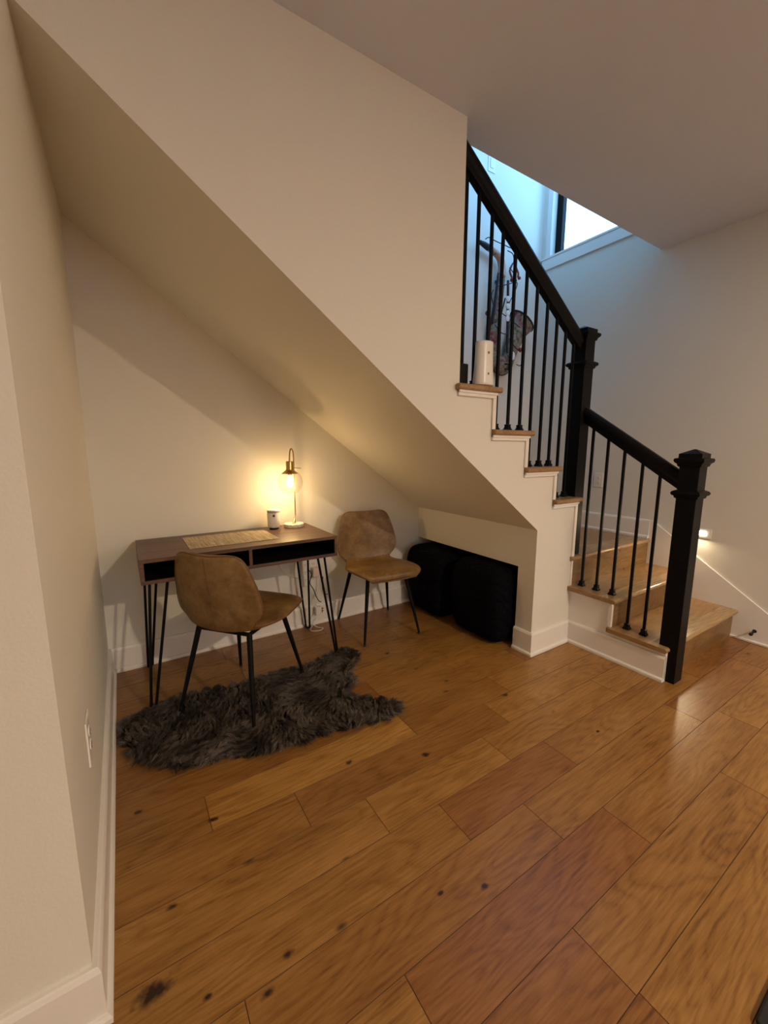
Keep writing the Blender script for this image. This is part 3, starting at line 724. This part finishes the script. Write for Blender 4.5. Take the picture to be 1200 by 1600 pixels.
fur = mat('grey_fur', (.05, .045, .04), .62); nt = fur.node_tree
va = nt.nodes.new('ShaderNodeVertexColor'); va.layer_name = 'tone'
sp = nt.nodes.new('ShaderNodeSeparateColor'); nt.links.new(va.outputs[0], sp.inputs[0])
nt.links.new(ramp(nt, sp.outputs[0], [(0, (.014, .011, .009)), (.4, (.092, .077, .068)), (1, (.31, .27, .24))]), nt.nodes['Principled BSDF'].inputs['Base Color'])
nt.nodes['Principled BSDF'].inputs['Sheen Weight'].default_value = .0
rf_ = random.Random(5)
verts = []; faces = []; tones = []
clumps = []
x0, x1 = min(p[0] for p in outl), max(p[0] for p in outl); y0, y1 = min(p[1] for p in outl), max(p[1] for p in outl)
while len(clumps) < 9500:
    x = rf_.uniform(x0, x1); y = rf_.uniform(y0, y1)
    if inside(x, y): clumps.append((x, y))
for (x, y) in clumps:
    d, (ex, ey) = edge_info(x, y)
    nz = noise.noise(Vector((x*4.5, y*4.5, 1.3)))*2.4+noise.noise(Vector((x*16, y*16, 7)))*1.0
    base = math.atan2(y-rc.y, (x-rc.x))
    # lay of the fur: outwards near the rim, swirled inside
    if d < .028: ang = math.atan2(ey-y, ex-x)+rf_.uniform(-.8, .8)
    else: ang = -2.2+nz+rf_.uniform(-.3, .3)
    L_ = rf_.uniform(.050, .080)*(.62 if d < .03 else 1)
    lean = rf_.uniform(.86, .985) if d > .028 else rf_.uniform(.93, .99)
    spread = .35 if d > .028 else 1.1
    tipx = x+math.cos(ang)*L_*lean; tipy = y+math.sin(ang)*L_*lean; tipz = L_*math.sqrt(1-lean*lean)*rf_.uniform(.7, 1.05)+.005
    if tipx < .030: tipx = .030
    ctone = min(1, max(0, .42+noise.noise(Vector((x*9, y*9, 4)))*.6+rf_.uniform(-.12, .12)))
    ctone = min(1, max(0, ctone+rf_.choice([-.3, -.1, .1, .32])))
    sway = rf_.uniform(-.35, .35)
    for s in range(9):
        r = .0085*math.sqrt(rf_.random()); a = rf_.uniform(0, 2*PI)
        ox, oy = r*math.cos(a), r*math.sin(a)
        bx_, by_ = x+ox, y+oy
        if bx_ < .030: bx_ = .030
        q = rf_.uniform(.75, 1.12)
        tx = x+(tipx-x)*q+ox*spread; ty = y+(tipy-y)*q+oy*spread; tz = max(.003, tipz*rf_.uniform(.8, 1.1))
        dx, dy = tx-bx_, ty-by_
        mx_, my_, mz_ = bx_+dx*.5-dy*sway*.4, by_+dy*.5+dx*sway*.4, tz*.92+.003
        if tx < .029: tx = .029
        if mx_ < .029: mx_ = .029
        l = math.hypot(dx, dy) or 1; w = rf_.uniform(.0006, .0012); px = -dy*w/l; py = dx*w/l
        k = len(verts)
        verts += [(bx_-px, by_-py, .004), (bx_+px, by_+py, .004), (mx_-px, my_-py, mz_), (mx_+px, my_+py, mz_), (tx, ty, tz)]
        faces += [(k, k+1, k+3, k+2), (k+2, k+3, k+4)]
        tn = min(1, max(0, ctone+rf_.uniform(-.12, .12)))
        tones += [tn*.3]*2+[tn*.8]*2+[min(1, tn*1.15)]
verts = [(a-rc.x, b-rc.y, c) for a, b, c in verts]
me = bpy.data.meshes.new('fur_pile'); me.from_pydata(verts, [], faces); me.update()
ca = me.color_attributes.new('tone', 'FLOAT_COLOR', 'POINT')
flat = []
for t_ in tones: flat += [t_, t_, t_, 1]
ca.data.foreach_set('color', flat)
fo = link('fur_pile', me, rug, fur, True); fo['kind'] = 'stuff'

# ================================================================ POUFS
kn = mat('black_knit', (.004, .004, .006), .9, 0, .05); nt = kn.node_tree
cc_ = coords(nt)
wv = N(nt, 'ShaderNodeTexWave', Scale=9.0, Distortion=6.0, Detail=2.0); wv.bands_direction = 'DIAGONAL'; nt.links.new(cc_, wv.inputs['Vector'])
nn = N(nt, 'ShaderNodeTexNoise', Scale=60.0, Detail=3.0); nt.links.new(coords(nt, (1, 1, 3)), nn.inputs['Vector'])
am = N(nt, 'ShaderNodeMath', operation='MULTIPLY_ADD'); nt.links.new(nn.outputs[0], am.inputs[0]); am.inputs[1].default_value = .8; nt.links.new(wv.outputs['Fac'], am.inputs[2])
nt.links.new(ramp(nt, nn.outputs[0], [(.3, (.0018, .0018, .003)), (.7, (.0055, .0055, .009))]), nt.nodes['Principled BSDF'].inputs['Base Color'])
bump(nt, am.outputs[0], .8, .006)
def pouf(loc, s, rz, label, seed):
    bm = bmesh.new(); bmesh.ops.create_cube(bm, size=2)
    bmesh.ops.subdivide_edges(bm, edges=bm.edges[:], cuts=22, use_grid_fill=True)
    for v in bm.verts:
        p = v.co.copy(); q = Vector((p.x, p.y, p.z)); e = 6.5
        n_ = (abs(q.x)**e+abs(q.y)**e+abs(q.z)**e)**(1/e); q = q/n_
        bulge = 1+.05*(1-q.z*q.z); q.x *= bulge*.975; q.y *= bulge*.975
        q.z += -.03*max(0, 1-q.x*q.x-q.y*q.y) if q.z > .5 else 0
        d = noise.noise(q*1.7+Vector((seed, 0, 0)))*.035+noise.noise(q*6+Vector((seed, 3, 0)))*.012
        q += q.normalized()*d*(1 if q.z > -.85 else 0)
        v.co = Vector((q.x*s[0]/2, q.y*s[1]/2, max(0, (q.z+1)*s[2]/2)))
    # a soft ridge where the panels are stitched
    o = obj('pouf', bm, kn, smooth=True); o.location = loc; o.rotation_euler = (0, 0, rz); tag(o, label, 'pouf')
    r = s[0]/2*.93; ry = s[1]/2*.93
    ring = []
    for i in range(40):
        a = 2*PI*i/40; c, sn = math.cos(a), math.sin(a); e = 4.0; k = (abs(c)**e+abs(sn)**e)**(-1/e)
        q = Vector((c*k, sn*k, .72)); ring.append((q.x*r, q.y*ry, s[2]*.90))
    pp = obj('piping', tube(bmesh.new(), ring, .005, 6, True), kn, o, True)
    return o
pouf((2.150, -.722, .0005), (.47, .42, .485), .02, 'black knitted cube pouf nearer the column, under the low opening', 1)
pouf((2.120, -.250, .0005), (.47, .42, .478), -.02, 'black knitted cube pouf against the back wall, behind the other pouf', 9)

# ================================================================ SMALL THINGS ON THE WALLS
def plate(name, label, cat, loc, rz, w=.072, h=.115, kind='outlet'):
    """wall plate facing local -Y"""
    t = thing(name, label, cat, loc, rz)
    pl = obj('cover_plate', B((-w/2, w/2, -.0055, -.0003, -h/2, h/2)), M['plastic'], t, bevel=.003)
    if kind == 'outlet':
        for s in (-1, 1):
            r = obj('receptacle', lathe(bmesh.new(), [(.0165, 0), (.0165, .002)], seg=24, sy=.85), M['plastic'], t, True, angle=.5)
            r.rotation_euler = (PI/2, 0, 0); r.location = (0, -.0055, s*.0195)
            bm = B((-.0062, -.0048, -.0082, -.0076, -.004+s*.0195, .005+s*.0195), (.0048, .0062, -.0082, -.0076, -.004+s*.0195, .005+s*.0195), (-.002, .002, -.0082, -.0076, -.011+s*.0195, -.007+s*.0195))
            q = obj('slot', bm, M['dark'], t)
    if kind == 'switch':
        obj('rocker', B((-.017, .017, -.0095, -.0056, -.033, .033)), M['plastic'], t, bevel=.002)
    return t
plate('wall_outlet', 'white duplex outlet on the landing wall seen between the lower balusters', 'outlet', (XR, -.666, .939), -PI/2)
plate('wall_outlet', 'white duplex outlet low on the left wall', 'outlet', (0, -1.238, .425), PI/2, .078, .125)
plate('wall_outlet', 'white duplex outlet on the back wall under the desk with a plug in it', 'outlet', (1.165, 0, .405), 0, .085, .13)
plate('light_switch', 'white light switch high on the stairwell back wall', 'light switch', (2.70, 0, 3.33), 0, .075, .12, 'switch')
# step light
t = thing('step_light', 'small lit step light on the right wall behind the lower newel post', 'step light', (XR, -1.398, .634), -PI/2)
obj('cover_plate', B((-.052, .052, -.006, -.0003, -.033, .033)), M['plastic'], t, bevel=.003)
sl = bpy.data.materials.new('lit_step_lens'); sl.use_nodes = True; P = sl.node_tree.nodes['Principled BSDF']
P.inputs['Emission Color'].default_value = (1, .80, .52, 1); P.inputs['Emission Strength'].default_value = 22
obj('lens', B((-.040, .024, -.010, -.0061, -.014, .014)), sl, t, bevel=.003)
lamp('step_light_lamp', 'AREA', (XR-.030, -1.39, .634), STEP_W, (1, .76, .46), .045, (0, PI*.30, 0))
# door stop
t = thing('door_stop', 'small black door stop on the skirt of the right wall', 'door stop', (XR-.011, -1.730, .078))
obj('rod', tube(bmesh.new(), [(0, 0, 0), (-.004, 0, 0), (-.05, 0, -.004)], [.011, .006, .005], 14), M['iron'], t, True, angle=.7)
obj('bumper', tube(bmesh.new(), [(-.0502, 0, -.004), (-.064, 0, -.005)], [.0095, .0095], 14), M['dark'], t, True, angle=.7)

# power strip, adapter and cords under the desk
t = thing('power_strip', 'white power strip hanging upright on the back wall under the desk', 'power strip', (1.100, -.0005, .285))
strip = t
obj('body', B((-.024, .024, -.030, 0, 0, .29)), M['plastic'], t, bevel=.005)
for k in range(5):
    z = .04+k*.052
    obj('socket', B((-.006, -.0045, -.0308, -.0302, z, z+.009), (.0045, .006, -.0308, -.0302, z, z+.009), (-.002, .002, -.0308, -.0302, z-.009, z-.005)), M['dark'], t)
pinkish = mat('cream_plastic', (.72, .60, .50), .4)
o = obj('plug_adapter', B((-.026, .026, -.042, 0, -.030, .030)), pinkish, bevel=.006); o.location = (1.172, -.0095, .372)
tag(o, 'cream plug adapter pushed into the outlet under the desk', 'plug adapter')
wc = mat('white_cable', (.72, .68, .62), .45)
def cord(pts, r, m_, label, n=8):
    o = obj('power_cord', tube(bmesh.new(), [Vector(p)-Vector((1.100, -.0005, .285)) for p in smooth_path(pts, n)], r, 8), m_, strip, smooth=True); o['label'] = label; return o
cord([(1.195, -.03, .335), (1.185, -.035, .24), (1.150, -.04, .18), (1.175, -.045, .12), (1.150, -.045, .08), (1.115, -.045, .045), (1.150, -.075, .006), (1.180, -.115, .0045), (1.140, -.135, .0045), (1.095, -.105, .0045), (1.130, -.055, .012), (1.165, -.04, .05)], .0028, wc,
     'white cord with its loop lying on the floor below the power strip')
cord([(.96, -.018, .60), (.925, -.012, .52), (.94, -.015, .43), (1.00, -.02, .37), (1.075, -.034, .345)], .0022, wc, 'white cord drooping on the wall left of the power strip')
cord([(1.112, -.040, .40), (1.135, -.05, .37), (1.12, -.052, .31), (1.145, -.05, .26), (1.165, -.04, .21), (1.185, -.04, .17), (1.20, -.045, .16)], .0030, mat('black_cable', (.03, .027, .025), .5),
     'dark cord winding down from the power strip')
cord([(1.225, -.03, .33), (1.218, -.028, .26), (1.232, -.03, .21), (1.255, -.035, .20)], .0026, mat('brown_cable', (.10, .06, .04), .5), 'brown cord hanging beside the right desk leg')
t = thing('charger_brick', 'small white charger hanging above the floor under the desk', 'charger', (1.175, -.045, .105))
obj('body', B((-.022, .022, -.018, .018, -.028, .028)), M['plastic'], t, bevel=.005)
obj('prong', B((.026, .040, -.006, -.004, -.01, -.006), (.026, .040, -.006, -.004, .006, .010), (.0225, .028, -.012, .012, -.018, .018)), M['dark'], t)

# ---------------------------------------------------------------- white camera/router on the stairs
rc2 = thing('wireless_router', 'white oval router standing on the highest visible tread beside the railing', 'router', (1.592, -1.074, Z8+.0008), math.radians(-8))
bm = bmesh.new(); prof = []
for k in range(15):
    f = k/14; z = .006+f*.188
    r = 1.0+.22*(1-f)**2.2
    prof.append((r*.040, z))
prof = [(.040*1.18, .004)]+prof+[(.0385, .1965), (.034, .1985)]
lathe(bm, prof, seg=44, sx=1.12, sy=.78)
for v in bm.verts: v.co.y += -.004*0+.0
obj('body', bm, M['plastic'], rc2, True, angle=.9)
for z in (.052, .145):
    o = obj('lens', lathe(bmesh.new(), [(.0055, 0), (.0055, .0015)], seg=16), mat('amber_lens', (.25, .17, .08), .4), rc2)
    a = math.radians(-88); o.location = (.0455*math.cos(a)*(1.07 if z < .1 else 1), .0316*math.sin(a)*(1.07 if z < .1 else 1), z); o.rotation_euler = (0, PI/2, a+.1); o.scale = (1.1, 1, 1)
obj('foot', lathe(bmesh.new(), [(.043, 0), (.047, .0038)], seg=40, sx=1.1, sy=.76), noisy('tan_base', (.45, .30, .16), (.5, .34, .2), 20, .5, 0), rc2)

# ================================================================ SAXOPHONE WALL ART
SY = -.05
def W(p, dy=0): return Vector((p[0], SY+dy, p[1]))
collage = mat('painted_metal_collage', (.7, .68, .6), .5); nt = collage.node_tree
n1 = N(nt, 'ShaderNodeTexNoise', Scale=9.0, Detail=3.0, Distortion=1.2); nt.links.new(coords(nt), n1.inputs['Vector'])
n2 = N(nt, 'ShaderNodeTexNoise', Scale=13.0, Detail=4.0, Distortion=.8); nt.links.new(coords(nt, loc=(3, 1, 7)), n2.inputs['Vector'])
c1_ = ramp(nt, n1.outputs[0], [(.36, (.22, .02, .03)), (.43, (.32, .24, .18)), (.50, (.40, .37, .30)), (.56, (.13, .20, .08)), (.62, (.4, .36, .3)), (.72, (.25, .13, .34))])
c2_ = ramp(nt, n2.outputs[0], [(.40, (.03, .025, .03)), (.46, (.42, .34, .3)), (.55, (.55, .53, .5)), (.62, (.30, .03, .04))])
mx = nt.nodes.new('ShaderNodeMix'); mx.data_type = 'RGBA'; mx.inputs['Factor'].default_value = .4
nt.links.new(c1_, mx.inputs[6]); nt.links.new(c2_, mx.inputs[7]); gm = nt.nodes.new('ShaderNodeGamma'); gm.inputs[1].default_value = 1.45; nt.links.new(mx.outputs[2], gm.inputs[0]); nt.links.new(gm.outputs[0], nt.nodes['Principled BSDF'].inputs['Base Color'])
wire = mat('dark_wire', (.03, .025, .03), .5, .4); red = mat('dark_red_enamel', (.25, .03, .03), .4); copper = noisy('copper_neck', (.42, .22, .15), (.62, .42, .34), 25, .4, .2)
white = mat('white_enamel', (.80, .82, .82), .35)
sx = thing('saxophone_wall_art', 'colourful scrap metal saxophone sculpture hanging on the stairwell wall', 'wall art', (2.85, 0, 2.28))
SO = Vector((2.85, 0, 2.28))
def sp_(name, pts, r, m_, seg=10, flat=1.0, dy=0, n=5, parent=None, closed=False):
    P = smooth_path([W(p, dy)-SO for p in pts], n, closed)
    if isinstance(r, (list, tuple)):
        k = len(r); R = []
        for i in range(len(P)):
            u = i/(len(P)-1)*(k-1); j = min(int(u), k-2); R.append(r[j]+(r[j+1]-r[j])*(u-j))
    else: R = r
    return obj(name, tube(bmesh.new(), P, R, seg, closed, flat), m_, parent or sx, True)
sp_('mouthpiece', [(2.555, 2.728), (2.60, 2.722), (2.65, 2.712)], [.014, .020, .024], wire, 12)
sp_('neck', [(2.65, 2.712), (2.70, 2.700), (2.75, 2.686), (2.790, 2.655), (2.806, 2.60), (2.802, 2.53)], [.022, .024, .026, .028, .03, .034], copper, 14)
sp_('body_tube', [(2.802, 2.53), (2.788, 2.41), (2.770, 2.28), (2.758, 2.17), (2.752, 2.05), (2.762, 1.945), (2.80, 1.878), (2.852, 1.858), (2.905, 1.885), (2.938, 1.95)],
    [.036, .040, .046, .054, .064, .070, .072, .072, .068, .064], collage, 20, .6)
BT = smooth_path([(a_, b_, 0) for a_, b_ in [(2.802, 2.53), (2.788, 2.41), (2.770, 2.28), (2.758, 2.17), (2.752, 2.05), (2.762, 1.945), (2.80, 1.878), (2.852, 1.858), (2.905, 1.885), (2.938, 1.95)]], 3)
BR = [.036, .040, .046, .054, .064, .070, .072, .072, .068, .064]
for sg in (1, -1):
    pts = []
    for i in range(len(BT)):
        d_ = (BT[min(i+1, len(BT)-1)]-BT[max(i-1, 0)]).normalized(); u_ = i/(len(BT)-1)*9; j_ = min(int(u_), 8); r_ = BR[j_]+(BR[j_+1]-BR[j_])*(u_-j_)
        q_ = BT[i]+Vector((-d_.y, d_.x, 0))*sg*r_; pts.append((q_.x, q_.y))
    if sg == 1: pts = pts[:-6]
    sp_('edge_wire', pts, .0055, wire, 6, dy=-.004, n=1)
sp_('bell', [(2.938, 1.95), (2.965, 2.02), (3.00, 2.10), (3.04, 2.18), (3.078, 2.245)], [.064, .070, .082, .100, .128], collage, 24, .6)
tdir = (W((3.078, 2.245))-W((3.04, 2.18))).normalized(); ux = Vector((0, 1, 0)).cross(tdir)
rim = [W((3.078, 2.245))-SO+ux*.128*math.cos(a)+Vector((0, 1, 0))*.077*math.sin(a) for a in [2*PI*i/32 for i in range(32)]]
obj('bell_rim', tube(bmesh.new(), rim, .007, 8, True), wire, sx, True)
for i, p in enumerate([(2.831, 2.36), (2.834, 2.306), (2.837, 2.255), (2.837, 2.215), (2.91, 1.939)]):
    r = .034 if i == 4 else .022
    q = W(p, -.052)-SO
    o = obj('key', lathe(bmesh.new(), [(r*.9, 0), (r, .003), (r, .008), (r*.85, .010)], seg=24), white, sx, True, angle=.6); o.location = q; o.rotation_euler = (PI/2, 0, 0)
for p, r in (((2.658, 2.237), .020), ((2.671, 1.946), .016), ((3.064, 2.014), .018), ((3.006, 2.565), .014), ((2.923, 2.535), .018)):
    bm = bmesh.new(); bmesh.ops.create_icosphere(bm, subdivisions=2, radius=r); o = obj('knob', bm, red, sx, True); o.location = W(p, -.01)-SO
sp_('key_guard', [(2.932, 2.661), (2.900, 2.600), (2.928, 2.559), (2.924, 2.525)], .008, red, 8, n=2)
sp_('key_guard', [(2.945, 2.668), (3.003, 2.607), (3.000, 2.573)], .008, red, 8, n=2)
for w_ in ([(2.565, 2.731), (2.602, 2.752), (2.676, 2.744), (2.757, 2.742), (2.829, 2.737), (2.927, 2.737), (2.999, 2.692), (3.011, 2.632)],
           [(2.611, 2.699), (2.607, 2.665), (2.648, 2.649), (2.681, 2.661)], [(2.707, 2.429), (2.823, 2.468), (2.932, 2.505), (2.918, 2.439), (2.851, 2.332)],
           [(2.839, 2.594), (2.896, 2.56), (2.931, 2.513)], [(2.717, 2.262), (2.84, 2.227), (2.969, 2.183), (3.063, 2.147)],
           [(3.069, 2.073), (3.07, 1.972), (3.031, 1.879), (2.979, 1.878)], [(2.668, 2.399), (2.651, 2.35), (2.674, 2.293)],
           [(2.81, 2.71), (2.87, 2.70), (2.885, 2.65), (2.85, 2.60)], [(2.87, 2.07), (2.94, 2.02), (3.02, 1.98)], [(2.70, 2.15), (2.78, 2.10), (2.86, 2.10)]):
    sp_('wire', w_, .0038, wire, 6, dy=-.05)
sp_('key_rod', [(2.836, 2.501), (2.852, 2.189), (2.862, 1.988), (2.868, 1.955)], .010, wire, 8, dy=-.045)
sp_('key_rod', [(2.752, 2.545), (2.731, 2.373), (2.718, 2.247), (2.705, 2.167)], .010, wire, 8, dy=-.02)
sp_('key_rod', [(2.80, 2.36), (2.765, 2.24), (2.735, 2.10)], .006, wire, 8, dy=-.055)
sp_('clip', [(2.84, 1.869), (2.89, 1.869), (2.886, 1.832), (2.842, 1.830)], .007, wire, 8, dy=-.05, n=3)
obj('hanger', B((2.79-SO.x, 2.81-SO.x, -.06, -.0005, 2.50-SO.z, 2.52-SO.z), (2.77-SO.x, 2.79-SO.x, -.06, -.0005, 2.0-SO.z, 2.02-SO.z)), wire, sx)

# ================================================================ FLOOR MAT at the near right
bm = prism(bmesh.new(), [(1.222, -2.336), (1.95, -2.345), (1.95, -2.80), (1.16, -2.80), (1.145, -2.352), (1.16, -2.338)], 'z', .0005, .012)
o = obj('floor_mat', bm, mat('black_rubber', (.006, .006, .008), .7), bevel=.005, seg=3); tag(o, 'black mat edge at the bottom right corner of the floor', 'floor mat')
